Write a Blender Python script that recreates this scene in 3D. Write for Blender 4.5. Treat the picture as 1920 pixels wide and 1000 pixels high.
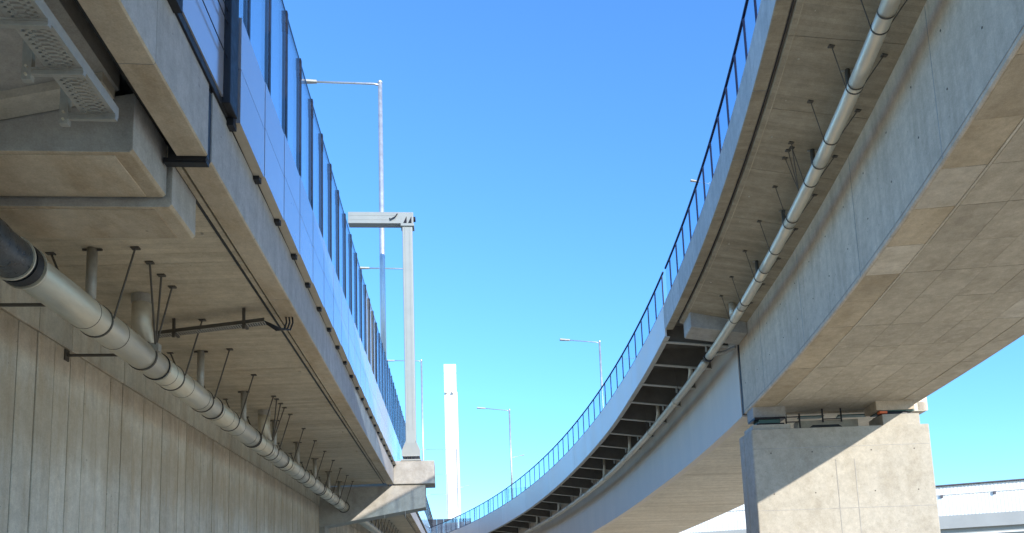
import bpy, math, random
from mathutils import Vector, Matrix
random.seed(7)
S = bpy.context.scene
for o in list(bpy.data.objects): bpy.data.objects.remove(o)
C = S.collection

# ---------------------------------------------------------------- camera
F, CX, CY = 1440.0, 960.0, 950.0           # focal length / principal point in photo pixels
def _basis(vp, roll):
    fw = Vector((vp[0]-CX, vp[1]-CY, F)).normalized()
    up = Vector((-math.sin(roll), -math.cos(roll), 0)); up = (up - fw*up.dot(fw)).normalized()
    r = fw.cross(up); r = r if r.x > 0 else -r
    return r, fw, up
BR, BF, BU = _basis((851.1, 1150), math.radians(1.4))
def ray(u, v):
    d = Vector((u-CX, v-CY, F)); return Vector((BR.dot(d), BF.dot(d), BU.dot(d)))
cd = bpy.data.cameras.new('camera'); cam = bpy.data.objects.new('camera', cd); C.objects.link(cam)
cd.sensor_width = 36; cd.lens = 36*F/1920; cd.shift_y = 450/1920; cd.clip_end = 5000; cd.clip_start = .05
rx = Vector((BR.x, BF.x, BU.x)); ry = -Vector((BR.y, BF.y, BU.y)); rz = -Vector((BR.z, BF.z, BU.z))
cam.matrix_world = Matrix(((rx.x, ry.x, rz.x, 0), (rx.y, ry.y, rz.y, 0), (rx.z, ry.z, rz.z, 0), (0, 0, 0, 1)))
S.camera = cam

# ---------------------------------------------------------------- sky and sun
SUN = Vector((-1, 1.9, -.78)).normalized()  # travel direction of the sunlight
elev = math.asin(-SUN.z); azi = math.atan2(-SUN.x, -SUN.y)   # clockwise from +Y towards +X
w = bpy.data.worlds.new('World'); S.world = w; w.use_nodes = True
nt = w.node_tree; bg = nt.nodes['Background']
sk = nt.nodes.new('ShaderNodeTexSky'); sk.sky_type = 'NISHITA'; sk.sun_disc = False
sk.sun_elevation = elev; sk.sun_rotation = azi; sk.air_density = 1.35; sk.dust_density = 0; sk.ozone_density = 10.0
nt.links.new(sk.outputs[0], bg.inputs[0]); bg.inputs[1].default_value = .15
sl = bpy.data.lights.new('sun', 'SUN'); sl.energy = 2.3; sl.angle = math.radians(.5); sl.color = (1, .93, .82)
so = bpy.data.objects.new('sun', sl); C.objects.link(so); so.rotation_euler = SUN.to_track_quat('-Z', 'Y').to_euler()
so.location = (30, -120, 60)
vs = S.view_settings; vs.view_transform = 'Standard'; vs.look = 'None'; vs.gamma = 1; vs.exposure = 1.4
S.render.engine = 'CYCLES'; S.cycles.max_bounces = 8; S.cycles.diffuse_bounces = 5; S.cycles.transparent_max_bounces = 24

# ---------------------------------------------------------------- helpers
GZ = -1.7
LG = .03072                                 # the left viaduct climbs away at 3 %
def L(x, y, z): return Vector((x, y, z+LG*y))
def LZ(u, v, zl): r = ray(u, v); t = zl/(r.z-LG*r.y); return Vector((r.x*t, r.y*t, zl))
def LX(u, v, x): r = ray(u, v); t = x/r.x; return Vector((x, r.y*t, r.z*t-LG*r.y*t))
def LY(u, v, y): r = ray(u, v); t = y/r.y; return Vector((r.x*t, y, r.z*t-LG*y))

def thing(name, label, cat, loc=(0, 0, 0), group=None):
    o = bpy.data.objects.new(name, None); C.objects.link(o); o.location = loc; o.empty_display_size = .2
    o['label'] = label; o['category'] = cat
    if group: o['group'] = group
    return o
def root(o):
    while o.parent: o = o.parent
    return o
def tag(o, label=None, cat=None, group=None, kind=None):
    for k, v in (('label', label), ('category', cat), ('group', group), ('kind', kind)):
        if v: o[k] = v
    return o
def mesh(name, V, Fc, mat, parent=None, smooth=False, bevel=0, mats=None, fm=None):
    base = Vector(root(parent).location) if parent else Vector((0, 0, 0))
    me = bpy.data.meshes.new(name); me.from_pydata([tuple(Vector(v)-base) for v in V], [], Fc); me.update()
    for m in (mats or [mat]): me.materials.append(m)
    if fm: me.polygons.foreach_set('material_index', fm)
    if smooth: me.polygons.foreach_set('use_smooth', [True]*len(me.polygons))
    o = bpy.data.objects.new(name, me); C.objects.link(o)
    if parent: o.parent = parent
    if bevel:
        b = o.modifiers.new('bevel', 'BEVEL'); b.width = bevel; b.segments = 2; b.limit_method = 'ANGLE'
    return o
def inst(src, parent, loc, rotz=0, name=None):
    o = bpy.data.objects.new(name or src.name.split('.')[0], src.data); C.objects.link(o)
    o.parent = parent; o.location = Vector(loc)-Vector(root(parent).location); o.rotation_euler = (0, 0, rotz)
    return o
HEX = [(0, 3, 2, 1), (4, 5, 6, 7), (0, 1, 5, 4), (1, 2, 6, 5), (2, 3, 7, 6), (3, 0, 4, 7)]
def boxv(x0, x1, y0, y1, z0, z1, T=None):
    T = T or (lambda x, y, z: Vector((x, y, z)))
    return [T(*p) for p in ((x0, y0, z0), (x1, y0, z0), (x1, y1, z0), (x0, y1, z0), (x0, y0, z1), (x1, y0, z1), (x1, y1, z1), (x0, y1, z1))]
class MB:
    def __init__(s): s.V = []; s.F = []; s.M = []
    def add(s, V, Fc, mi=0):
        n = len(s.V); s.V += list(V); s.F += [tuple(i+n for i in f) for f in Fc]; s.M += [mi]*len(Fc); return s
    def box(s, x0, x1, y0, y1, z0, z1, T=None, mi=0): return s.add(boxv(x0, x1, y0, y1, z0, z1, T), HEX, mi)
    def tube(s, pts, r, n=10, cap=True, mi=0):
        pts = [Vector(p) for p in pts]; k = len(pts); rs = r if isinstance(r, (list, tuple)) else [r]*k
        V = []; ref = None
        for i, p in enumerate(pts):
            d = (pts[min(i+1, k-1)]-pts[max(i-1, 0)]).normalized()
            if ref is None: ref = Vector((0, 0, 1)) if abs(d.z) < .9 else Vector((0, 1, 0))
            a = d.cross(ref).normalized(); b = a.cross(d).normalized(); ref = b
            V += [p + rs[i]*(math.cos(2*math.pi*j/n)*a+math.sin(2*math.pi*j/n)*b) for j in range(n)]
        Fc = [(i*n+j, i*n+(j+1) % n, (i+1)*n+(j+1) % n, (i+1)*n+j) for i in range(k-1) for j in range(n)]
        if cap: Fc += [tuple(range(n))[::-1], tuple(range((k-1)*n, k*n))]
        return s.add(V, Fc, mi)
    def build(s, name, mat, parent=None, **k):
        mats = mat if isinstance(mat, list) else None
        return mesh(name, s.V, s.F, None if mats else mat, parent, mats=mats, fm=s.M if mats else None, **k)
def sweep(sections, closed=True, caps=True):
    """sections: list of equal-length point loops"""
    n = len(sections[0]); V = [p for s in sections for p in s]; m = n if closed else n-1
    Fc = [(i*n+j, i*n+(j+1) % n, (i+1)*n+(j+1) % n, (i+1)*n+j) for i in range(len(sections)-1) for j in range(m)]
    if caps and closed: Fc += [tuple(range(n))[::-1], tuple(range((len(sections)-1)*n, len(sections)*n))]
    return V, Fc
def prismL(prof, y0, y1):                  # profile (x, zl) run along the left viaduct
    return sweep([[L(x, y, z) for x, z in prof] for y in (y0, y1)])

# ---------------------------------------------------------------- materials
class N:
    def __init__(s, name):
        s.m = bpy.data.materials.new(name); s.m.use_nodes = True; s.t = s.m.node_tree; s.b = s.t.nodes['Principled BSDF']
    def n(s, ty, **k):
        q = s.t.nodes.new('ShaderNode'+ty)
        for a, v in k.items(): setattr(q, a, v)
        return q
    def l(s, a, b): s.t.links.new(a, b)
    def math(s, op, a, b=None, c=None):
        q = s.n('Math', operation=op)
        for i, v in enumerate((a, b, c)):
            if v is None: continue
            if isinstance(v, (int, float)): q.inputs[i].default_value = v
            else: s.l(v, q.inputs[i])
        return q.outputs[0]
    def noise(s, vec, scale, detail=4, rough=.55):
        q = s.n('TexNoise'); q.inputs['Scale'].default_value = scale; q.inputs['Detail'].default_value = detail
        q.inputs['Roughness'].default_value = rough; s.l(vec, q.inputs['Vector']); return q.outputs[0]
    def remap(s, v, a, b, c=0, d=1):
        q = s.n('MapRange'); s.l(v, q.inputs[0])
        for i, x in enumerate((a, b, c, d)): q.inputs[i+1].default_value = x
        return q.outputs[0]
    def mix(s, f, a, b, mode='MIX'):
        q = s.n('Mix', data_type='RGBA', blend_type=mode)
        for i, v in ((0, f), (6, a), (7, b)):
            if isinstance(v, (int, float)): q.inputs[i].default_value = v
            elif isinstance(v, tuple): q.inputs[i].default_value = (*v, 1)
            else: s.l(v, q.inputs[i])
        return q.outputs[2]
def concrete(name, col, stain, stretch=(1, 1, 1), amount=.55, rnd=.10, board=None, holes=.5, rough=.85, rot=0, bump=.25, light=None):
    k = N(name); tc = k.n('TexCoord'); mp = k.n('Mapping'); k.l(tc.outputs['Object'], mp.inputs[0]); mp.inputs['Rotation'].default_value = (0, 0, rot)
    oi = k.n('ObjectInfo'); ad = k.n('VectorMath', operation='ADD'); k.l(mp.outputs[0], ad.inputs[0])
    ml = k.math('MULTIPLY', oi.outputs['Random'], 37.0); k.l(ml, ad.inputs[1])
    P = ad.outputs[0]
    ms = k.n('Mapping'); k.l(P, ms.inputs[0]); ms.inputs['Scale'].default_value = stretch
    big = k.noise(P, .45, 5, .6); st = k.noise(ms.outputs[0], 1.6, 6, .65); med = k.noise(P, 5, 5, .6); fine = k.noise(P, 60, 3, .6)
    sp2 = k.noise(P, 17, 4, .7)
    c = k.mix(k.remap(st, .44, .66, 0, min(1, amount*1.25)), col, stain)
    c = k.mix(k.remap(big, .35, .7, 0, amount*.6), c, tuple(.72*x for x in stain))
    if light: c = k.mix(k.remap(med, .55, .75, 0, .35), c, light)
    c = k.mix(1, c, k.remap(med, .25, .75, .85, 1.12), 'MULTIPLY'); c = k.mix(1, c, k.remap(sp2, .25, .75, .90, 1.09), 'MULTIPLY')
    c = k.mix(1, c, k.remap(fine, .25, .75, .86, 1.12), 'MULTIPLY')
    c = k.mix(1, c, k.remap(oi.outputs['Random'], 0, 1, 1-rnd, 1+rnd), 'MULTIPLY')
    h = k.math('ADD', k.math('MULTIPLY', med, .5), k.math('MULTIPLY', fine, .3))
    if holes:
        vo = k.n('TexVoronoi'); k.l(P, vo.inputs['Vector']); vo.inputs['Scale'].default_value = 7
        vc = k.n('SeparateColor'); k.l(vo.outputs['Color'], vc.inputs[0])
        dot = k.math('MULTIPLY', k.math('LESS_THAN', vo.outputs['Distance'], k.math('MULTIPLY', vc.outputs[0], .12)), k.math('GREATER_THAN', vc.outputs[1], 1-.35*holes))
        c = k.mix(k.math('MULTIPLY', dot, .6), c, tuple(.35*x for x in col)); h = k.math('SUBTRACT', h, k.math('MULTIPLY', dot, .6))
    if board:
        ax, wd = board; sp = k.n('SeparateXYZ'); k.l(mp.outputs[0], sp.inputs[0]); q = k.math('DIVIDE', sp.outputs['XYZ'.index(ax)], wd)
        fr = k.math('FRACT', q); ln = k.math('LESS_THAN', fr, .06); wn = k.n('TexWhiteNoise', noise_dimensions='1D'); k.l(k.math('FLOOR', q), wn.inputs['W'])
        c = k.mix(1, c, k.remap(wn.outputs[0], 0, 1, .91, 1.07), 'MULTIPLY'); c = k.mix(k.math('MULTIPLY', ln, .35), c, tuple(.5*x for x in col))
        h = k.math('SUBTRACT', h, k.math('MULTIPLY', ln, .7)); h = k.math('ADD', h, k.math('MULTIPLY', wn.outputs[0], .35))
    bp = k.n('Bump'); bp.inputs['Strength'].default_value = bump; bp.inputs['Distance'].default_value = .02; k.l(h, bp.inputs['Height']); k.l(bp.outputs[0], k.b.inputs['Normal'])
    k.l(c, k.b.inputs['Base Color']); k.b.inputs['Roughness'].default_value = rough; k.b.inputs['Specular IOR Level'].default_value = .3
    return k.m
def plain(name, col, rough=.5, metal=0, var=.12, scale=8, bump=0, stretch=(1, 1, 1), rnd=.05, spec=.5):
    k = N(name); tc = k.n('TexCoord'); mp = k.n('Mapping'); k.l(tc.outputs['Object'], mp.inputs[0]); mp.inputs['Scale'].default_value = stretch
    oi = k.n('ObjectInfo'); no = k.noise(mp.outputs[0], scale, 5, .6)
    c = k.mix(1, col, k.remap(no, .25, .75, 1-var, 1+var), 'MULTIPLY'); c = k.mix(1, c, k.remap(oi.outputs['Random'], 0, 1, 1-rnd, 1+rnd), 'MULTIPLY')
    k.l(c, k.b.inputs['Base Color']); k.l(k.remap(no, .3, .7, max(.02, rough-.08), rough+.1), k.b.inputs['Roughness']); k.b.inputs['Metallic'].default_value = metal
    k.b.inputs['Specular IOR Level'].default_value = spec
    if bump:
        bp = k.n('Bump'); bp.inputs['Strength'].default_value = bump; bp.inputs['Distance'].default_value = .01; k.l(no, bp.inputs['Height']); k.l(bp.outputs[0], k.b.inputs['Normal'])
    return k.m
def glass(name, tint, refl=.5, alpha=0.0):
    k = N(name); tr = k.n('BsdfTransparent'); tr.inputs[0].default_value = (*tint, 1); gl = k.n('BsdfGlossy'); gl.inputs['Roughness'].default_value = .02
    fr = k.n('Fresnel'); fr.inputs[0].default_value = 1.45; mx = k.n('MixShader'); k.l(k.math('ADD', k.math('MULTIPLY', fr.outputs[0], refl), alpha), mx.inputs[0]); k.l(tr.outputs[0], mx.inputs[1]); k.l(gl.outputs[0], mx.inputs[2])
    out = k.t.nodes['Material Output']; k.l(mx.outputs[0], out.inputs[0]); return k.m

M = {}
TAN, TAND = (.57, .495, .375), (.43, .36, .26)  # soffit tan includes the warm light bounced off the ground
M['soffit'] = concrete('bounce_tan_soffit_concrete', TAN, TAND, (.35, 1.6, 1), .5, .05, board=('Y', .14), holes=.15)
M['under'] = concrete('bounce_tan_underside_concrete', (.58, .495, .375), (.42, .315, .20), (1.4, .5, 1), .55, .06, holes=.4)  # underside colour also holds the warm ground bounce
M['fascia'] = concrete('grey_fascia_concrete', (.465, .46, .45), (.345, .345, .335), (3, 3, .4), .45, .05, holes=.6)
M['dia'] = concrete('dark_grey_diaphragm_concrete', (.42, .40, .365), (.30, .28, .25), (1, 1, 1), .5, .06, holes=.7)
M['board'] = concrete('board_marked_wall_concrete', (.64, .585, .49), (.49, .40, .29), (2.5, 2.5, .22), .5, .10, holes=.5)
k = N('tmp'); bpy.data.materials.remove(k.m)
def brown_band(m, z0, z1, col, amt):  # mixes a brown band with noisy edges into the base colour
    t = m.node_tree; b = t.nodes['Principled BSDF']; src = b.inputs['Base Color'].links[0].from_socket
    class Q(N):
        def __init__(s): s.m = m; s.t = t; s.b = b
    k = Q(); tc = k.n('TexCoord'); sp = k.n('SeparateXYZ'); k.l(tc.outputs['Object'], sp.inputs[0]); mp = k.n('Mapping'); k.l(tc.outputs['Object'], mp.inputs[0]); mp.inputs['Scale'].default_value = (1, 1, .15)
    z = k.math('SUBTRACT', sp.outputs[2], k.math('MULTIPLY', sp.outputs[1], LG)); n1 = k.noise(mp.outputs[0], 2.2, 5, .7)
    zz = k.math('ADD', z, k.math('MULTIPLY', k.math('SUBTRACT', n1, .5), 1.6))
    a = k.math('MULTIPLY', k.remap(zz, z0, z0+.5), k.remap(zz, z1, z1-.35)); k.l(k.mix(k.math('MULTIPLY', a, amt), src, col), b.inputs['Base Color'])
brown_band(M['board'], 4.0, 5.4, (.38, .27, .15), .42)
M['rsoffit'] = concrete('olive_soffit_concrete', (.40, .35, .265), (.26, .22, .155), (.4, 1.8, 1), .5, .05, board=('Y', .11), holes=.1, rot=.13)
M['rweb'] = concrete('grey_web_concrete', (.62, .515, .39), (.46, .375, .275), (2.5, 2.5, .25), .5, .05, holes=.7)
M['panel'] = concrete('formwork_panel_concrete', (.50, .45, .36), (.39, .34, .26), (1, .7, 1), .5, .06, holes=.3, light=(.55, .5, .42), rot=.13)
M['strip'] = concrete('ochre_strip_concrete', (.52, .445, .33), (.38, .31, .21), (1, .6, 1), .5, .10, holes=.3, rot=.13)
M['pale'] = concrete('pale_patch_concrete', (.6, .55, .46), (.46, .41, .32), (1, 2, 1), .6, .1, holes=.3, rot=.13)
M['pier'] = concrete('pale_pier_concrete', (.50, .46, .385), (.40, .355, .28), (1.2, 1.2, .6), .5, .04, holes=.5)
M['cream'] = concrete('cream_steel_soffit', (.78, .70, .56), (.56, .47, .34), (.12, 1.6, 1), .6, .02, holes=0, bump=.1, rough=.6)
M['steelweb'] = plain('grey_painted_steel', (.60, .53, .445), .5, 0, .09, 1.2, stretch=(1, 1, .25))
M['steelfascia'] = plain('pale_painted_edge_steel', (.66, .60, .52), .4, 0, .07, 1.2, stretch=(1, 1, .25))
M['dark'] = plain('dark_deck_plate', (.13, .12, .105), .7, 0, .2, 3)
M['rib'] = plain('grey_rib_steel', (.42, .41, .37), .6, 0, .12, 6)
M['galv'] = plain('galvanised_pipe_steel', (.62, .57, .465), .46, .55, .14, 5, bump=.03, stretch=(2, .4, 2))
M['galv2'] = plain('bright_pipe_steel', (.68, .62, .50), .42, .55, .1, 3, stretch=(2, .4, 2))
M['zinc'] = plain('zinc_bracket_steel', (.40, .385, .345), .5, .4, .15, 20)
M['rod'] = plain('dull_rod_steel', (.10, .09, .075), .6, .3, .15, 20)
M['black'] = plain('black_rubber_and_shade', (.012, .013, .016), .55, 0, .2, 10)  # also fills gaps and recesses in place of shade
M['wrap'] = plain('crumpled_black_wrap', (.04, .045, .05), .3, 0, .5, 9, bump=1.0)
M['post'] = plain('dark_anodised_post', (.012, .011, .017), .4, .0, .1, 10, spec=.25)
M['navy'] = plain('navy_rail_paint', (.006, .009, .04), .5, 0, .1, 10, spec=.2)
M['mirror'] = plain('reflective_blue_panel', (.60, .60, .64), .16, .5, .08, .35, rnd=.07)
M['return'] = plain('beige_panel_return', (.50, .45, .36), .6, 0, .12, 5)
M['glass'] = glass('clear_barrier_glass', (.965, .985, 1), .5)
M['rglass'] = glass('blue_rail_glass', (.76, .87, .95), .4, .0)
M['cap'] = concrete('grey_crosshead_concrete', (.42, .405, .37), (.30, .275, .235), (1, 1, .7), .5, .04, holes=.5)
M['white'] = plain('pale_gantry_paint', (.28, .30, .285), .45, 0, .05, 2)
M['pole'] = plain('galvanised_pole', (.55, .56, .57), .4, .6, .1, 4)
M['pylon'] = plain('white_pylon_paint', (.66, .66, .635), .5, 0, .03, .05)
M['shed'] = plain('white_shed_cladding', (.80, .81, .79), .5, 0, .05, .5)
M['shedgrey'] = plain('grey_shed_wall', (.36, .37, .35), .7, 0, .1, .5)
M['edge'] = plain('dark_roof_edge', (.10, .09, .10), .6)
M['teal'] = plain('teal_painted_steel', (.05, .13, .12), .5, 0, .1, 6)
M['orange'] = plain('orange_bearing_plate', (.8, .16, .04), .5)
M['fardark'] = plain('dark_blue_cladding', (.03, .035, .05), .4, 0, .2, .5)
k = N('sandy_gravel'); tc = k.n('TexCoord'); a = k.noise(tc.outputs['Object'], .25, 6, .6); b = k.noise(tc.outputs['Object'], 12, 4, .7)
c = k.mix(a, (.62, .52, .36), (.54, .45, .31)); c = k.mix(1, c, k.remap(b, .3, .7, .75, 1.2), 'MULTIPLY'); k.l(c, k.b.inputs['Base Color']); k.b.inputs['Roughness'].default_value = .95
bp = k.n('Bump'); k.l(b, bp.inputs['Height']); bp.inputs['Distance'].default_value = .03; k.l(bp.outputs[0], k.b.inputs['Normal']); M['ground'] = k.m

# ---------------------------------------------------------------- ground
g = mesh('ground', [(-3000, -3000, GZ), (3000, -3000, GZ), (3000, 3000, GZ), (-3000, 3000, GZ)], [(0, 1, 2, 3)], M['ground']); tag(g, kind='structure')

# ================================================================ LEFT VIADUCT
XF = -2.35; YJ = 7.42; YC = 31.7; XW = -5.4
via = thing('concrete_viaduct', 'grey concrete viaduct with board-marked wall and tan underside beneath the glass noise barrier', 'bridge', (XW, 20, GZ))
def Lmesh(name, prof, y0, y1, mat, parent=via, bevel=.012): V, Fc = prismL(prof, y0, y1); return mesh(name, V, Fc, mat, parent, bevel=bevel)
# edge beams: side face grey, underside tan with ground bounce in the colour
def edge_beam(y0, y1, zt=5.18):
    V, Fc = prismL([(-2.65, 4.40), (XF-.015, 4.40), (XF, 4.415), (XF, zt), (-2.65, zt)], y0, y1)
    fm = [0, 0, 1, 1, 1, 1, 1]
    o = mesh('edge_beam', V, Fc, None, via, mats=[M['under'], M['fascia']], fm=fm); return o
ys = [2.2, 6.0, YJ-.06]
for a, b in zip(ys, ys[1:]): edge_beam(a, b-.006)
segs = [YJ+.06, 11.2, 15.6, 20.0, 24.4, 28.0, YC+.02]
for a, b in zip(segs, segs[1:]): edge_beam(a, b-.006)
y = YC+1.3
while y < 150: edge_beam(y, y+6-.006); y += 6
# deck slabs
def soffit(y0, y1):
    V, Fc = prismL([(-2.70, 4.44), (-2.70, 5.15), (-9.5, 5.15), (-9.5, 4.36), (XW, 4.36)], y0, y1); mesh('deck_slab', V, Fc, M['soffit'], via)
    Lmesh('drip_groove', [(-2.79, 4.425), (-2.76, 4.425), (-2.76, 4.45), (-2.79, 4.45)], y0, y1, M['black'], bevel=0)
sy = [YJ+.1, 9.95, 12.4, 14.9, 17.4, 19.9, 22.4, 24.9, 27.4, YC]
for a, b in zip(sy, sy[1:]): soffit(a, b-.008)
soffit(YC+1.2, 150)
# near span: slab rising to the edge
V, Fc = prismL([(-2.95, 4.66), (-2.95, 5.15), (-9.5, 5.15), (-9.5, 3.6), (XW, 4.06)], 2.2, 6.72); mesh('deck_slab', V, Fc, M['dia'], via)
V, Fc = prismL([(-2.66, 4.55), (-2.66, 5.1), (-2.95, 5.1), (-2.95, 4.85)], 2.2, YJ-.05); mesh('edge_recess', V, Fc, M['black'], via)  # black fill stands in for the shade inside the recess
V, Fc = sweep([[L(x, y, z) for x, z in ((-2.98, 4.56), (-2.98, 4.67), (-5.39, 4.12), (-5.39, 4.01))] for y in (6.45, 6.70)]); mesh('bearing_strip', V, Fc, M['pale'], via)
V, Fc = prismL([(-9.5, 4.93), (-2.655, 4.93), (-2.655, 5.14), (-9.5, 5.14)], 6.725, YJ+.09); mesh('deck_slab', V, Fc, M['dia'], via)
V, Fc = prismL([(-2.50, 5.17), (-2.36, 5.17), (-2.36, 5.36), (-2.50, 5.36)], 2.2, 150); mesh('gap_shade_strip', V, Fc, M['black'], via)  # black strip put in for the shade in the gap below the panels
# diaphragms at the movement joint
def dia(y0, y1, zb, zt0, zt1, xr):
    prof = [(XW-.2, zb-.0), (xr-.03, zb), (xr, zb+.03), (xr, zt0), (XW-.2, zt1)]
    V, Fc = prismL(prof, y0, y1); o = mesh('diaphragm', V, Fc, None, via, mats=[M['under'], M['dia'], M['fascia']], fm=[0, 0, 2, 1, 1, 1, 1], bevel=.01)  # bottom faces take the tan that holds the ground bounce
    V, Fc = prismL([(XW, zb-.012), (xr-.18, zb-.012), (xr-.18, zb+.01), (XW, zb+.01)], y0+.05, y1-.04)
    o2 = mesh('soffit_panel', V, Fc, M['under'], via, bevel=.006); return o
dia(6.72, 7.54, 4.05, 4.64, 4.07, -2.81)
dia(7.56, 8.28, 3.96, 4.9, 4.9, -2.76)
V, Fc = prismL([(-2.74, 4.36), (XF-.03, 4.36), (XF-.012, 4.40), (XF-.012, 5.15), (-2.74, 5.15)], YJ-.055, YJ+.055); mesh('joint_plate', V, Fc, M['black'], via)
V, Fc = prismL([(-2.79, 4.345), (XF-.02, 4.345), (XF-.02, 4.397), (-2.79, 4.397)], YJ-.04, YJ+.05); mesh('joint_trough', V, Fc, M['black'], via)
V, Fc = prismL([(-2.80, 4.60), (-2.66, 4.60), (-2.66, 5.1), (-2.80, 5.1)], 2.2, 8.27); mesh('dark_gap_fill', V, Fc, M['black'], via)  # black plate put in so the gap beside the diaphragms looks shaded
# wall of vertical boards (web of the box girder)
web = Lmesh('girder_web', [(XW-.35, GZ-.3), (XW-.038, GZ-.3), (XW-.038, 4.37), (XW-.35, 4.37)], 2.2, 150, M['board'], bevel=0)
y = 2.3; i = 0
while y < 75:
    wd = .44 if y < 45 else 1.2
    if not (YC-.1 < y < YC+1.1) or True:
        d = random.uniform(-.012, .008)
        V, Fc = prismL([(XW-.04, -1.6), (XW+d, -1.6), (XW+d, 3.575), (XW-.04, 3.575)], y, y+wd-.02); mesh('board', V, Fc, M['board'], web, bevel=.006 if y < 20 else 0)
        if i % 2 == 0:
            d = random.uniform(-.004, .006)
            V, Fc = prismL([(XW-.04, 3.59), (XW+.012+d, 3.59), (XW+.012+d, 4.365), (XW-.04, 4.365)], y, y+2*wd-.012); mesh('panel', V, Fc, M['board'], web, bevel=.006 if y < 20 else 0)
    y += wd; i += 1

# ---------------------------------------------------------------- crosshead and gantry
ch = thing('crosshead', 'grey concrete crosshead beam with outer block carrying the gantry column', 'crosshead', (-3.5, YC+.6, GZ))
hx = LX(645, 957, -4.4)
def capv(y0, y1):
    return sweep([[L(x, y, z) for x, z in ((-6.0, 2.6), (-1.06, 3.41), (-1.06, 4.47), (-2.4, 4.36), (-6.0, 4.36))] for y in (y0, y1)])
V, Fc = capv(YC, YC+1.2); mesh('cap_beam', V, Fc, M['cap'], ch, bevel=.02)
V, Fc = prismL([(-2.36, 4.39), (-.66, 4.39), (-.66, 5.37), (-2.36, 5.37)], YC-.12, YC+1.35); mesh('end_block', V, Fc, M['cap'], ch, bevel=.03)
V, Fc = prismL([(-6.2, GZ), (-5.2, GZ), (-5.2, 2.8), (-6.2, 2.8)], YC+.1, YC+1.1); mesh('pier_stem', V, Fc, M['cap'], ch)
q = MB(); q.tube([L(-4.4, YC-.03, 3.5), L(-4.4, YC+.05, 3.5)], .235, 24); q.build('pipe_sleeve', M['black'], ch)
for x in (-5.1, -4.0, -2.75, -1.9): V, Fc = prismL([(x, 3.0), (x+.012, 3.0), (x+.012, 4.3), (x, 4.3)], YC-.004, YC+.02); mesh('formwork_seam', V, Fc, M['dia'], ch)

ga = thing('sign_gantry', 'pale grey steel gantry column with bolted base and crossbeam above the noise barrier', 'gantry', L(-1.62, YC+.25, 5.37))
gx, gy = -1.62, YC+.25
q = MB(); q.box(gx-.22, gx+.22, gy-.2, gy+.2, 5.62, 16.2, L); q.build('column', M['white'], ga, bevel=.03)
for x in (gx-.1, gx+.1): q = MB(); q.box(x-.012, x+.012, gy-.212, gy-.19, 6.7, 15.8, L); q.build('weld_seam', M['white'], ga)
q = MB(); q.box(gx-.42, gx+.42, gy-.4, gy+.4, 5.37, 5.43, L); q.box(gx-.36, gx+.36, gy-.36, gy+.36, 5.56, 5.62, L); q.build('base_plate', M['white'], ga)
for sx in (-1, 1):
    V = [L(gx+sx*.21, gy-.23, 5.62), L(gx+sx*.38, gy-.23, 5.62), L(gx+sx*.38, gy-.23, 5.85), L(gx+sx*.21, gy-.23, 6.25)]; V += [v+Vector((0, .05, 0)) for v in V]
    mesh('gusset', V, [(0, 1, 2, 3), (7, 6, 5, 4), (0, 4, 5, 1), (1, 5, 6, 2), (2, 6, 7, 3), (3, 7, 4, 0)], M['white'], ga)
V = [L(gx-.38, gy-.26, 5.60), L(gx+.38, gy-.26, 5.60), L(gx+.38, gy-.26, 5.80), L(gx+.2, gy-.26, 6.15), L(gx-.2, gy-.26, 6.15), L(gx-.38, gy-.26, 5.80)]; V += [v+Vector((0, .03, 0)) for v in V]
mesh('front_gusset', V, [(5, 4, 3, 2, 1, 0)[::-1], (6, 7, 8, 9, 10, 11)[::-1]]+[(j, (j+1) % 6, (j+1) % 6+6, j+6) for j in range(6)], M['white'], ga)
for j in range(5):
    q = MB(); x = gx-.3+.15*j; q.tube([L(x, gy-.3, 5.42), L(x, gy-.3, 5.6)], .03, 8); q.build('anchor_bolt', M['post'], ga)
q = MB(); q.box(-4.17, gx+.27, gy-.22, gy+.22, 15.93, 16.46, L); q.build('crossbeam', M['white'], ga, bevel=.02)
for z in (16.1, 16.3): q = MB(); q.box(-4.15, gx-.5, gy-.228, gy-.2, z-.012, z+.012, L); q.build('beam_rib', M['white'], ga)
q = MB(); q.box(gx-.28, gx+.3, gy-.27, gy+.27, 15.80, 15.92, L); q.build('corner_flange', M['white'], ga, bevel=.01)
for x in (gx-.16, gx+.05):
    V = [L(x, gy-.25, 15.95), L(x+.14, gy-.25, 15.95), L(x+.14, gy-.25, 16.25)]; V += [v+Vector((0, .03, 0)) for v in V]
    mesh('stiffener', V, [(2, 1, 0), (3, 4, 5), (0, 1, 4, 3), (1, 2, 5, 4), (2, 0, 3, 5)], M['post'], ga)
q = MB(); q.tube([L(gx-.75, gy-.24, 16.15), L(gx-.7, gy-.3, 16.08), L(gx-.5, gy-.3, 16.2), L(gx-.42, gy-.24, 16.36)], .025, 8); q.build('lifting_eye', M['post'], ga)
q = MB(); q.box(gx+.27, gx+.36, gy-.1, gy+.1, 16.15, 16.3, L); q.build('end_bracket', M['post'], ga)

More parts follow.
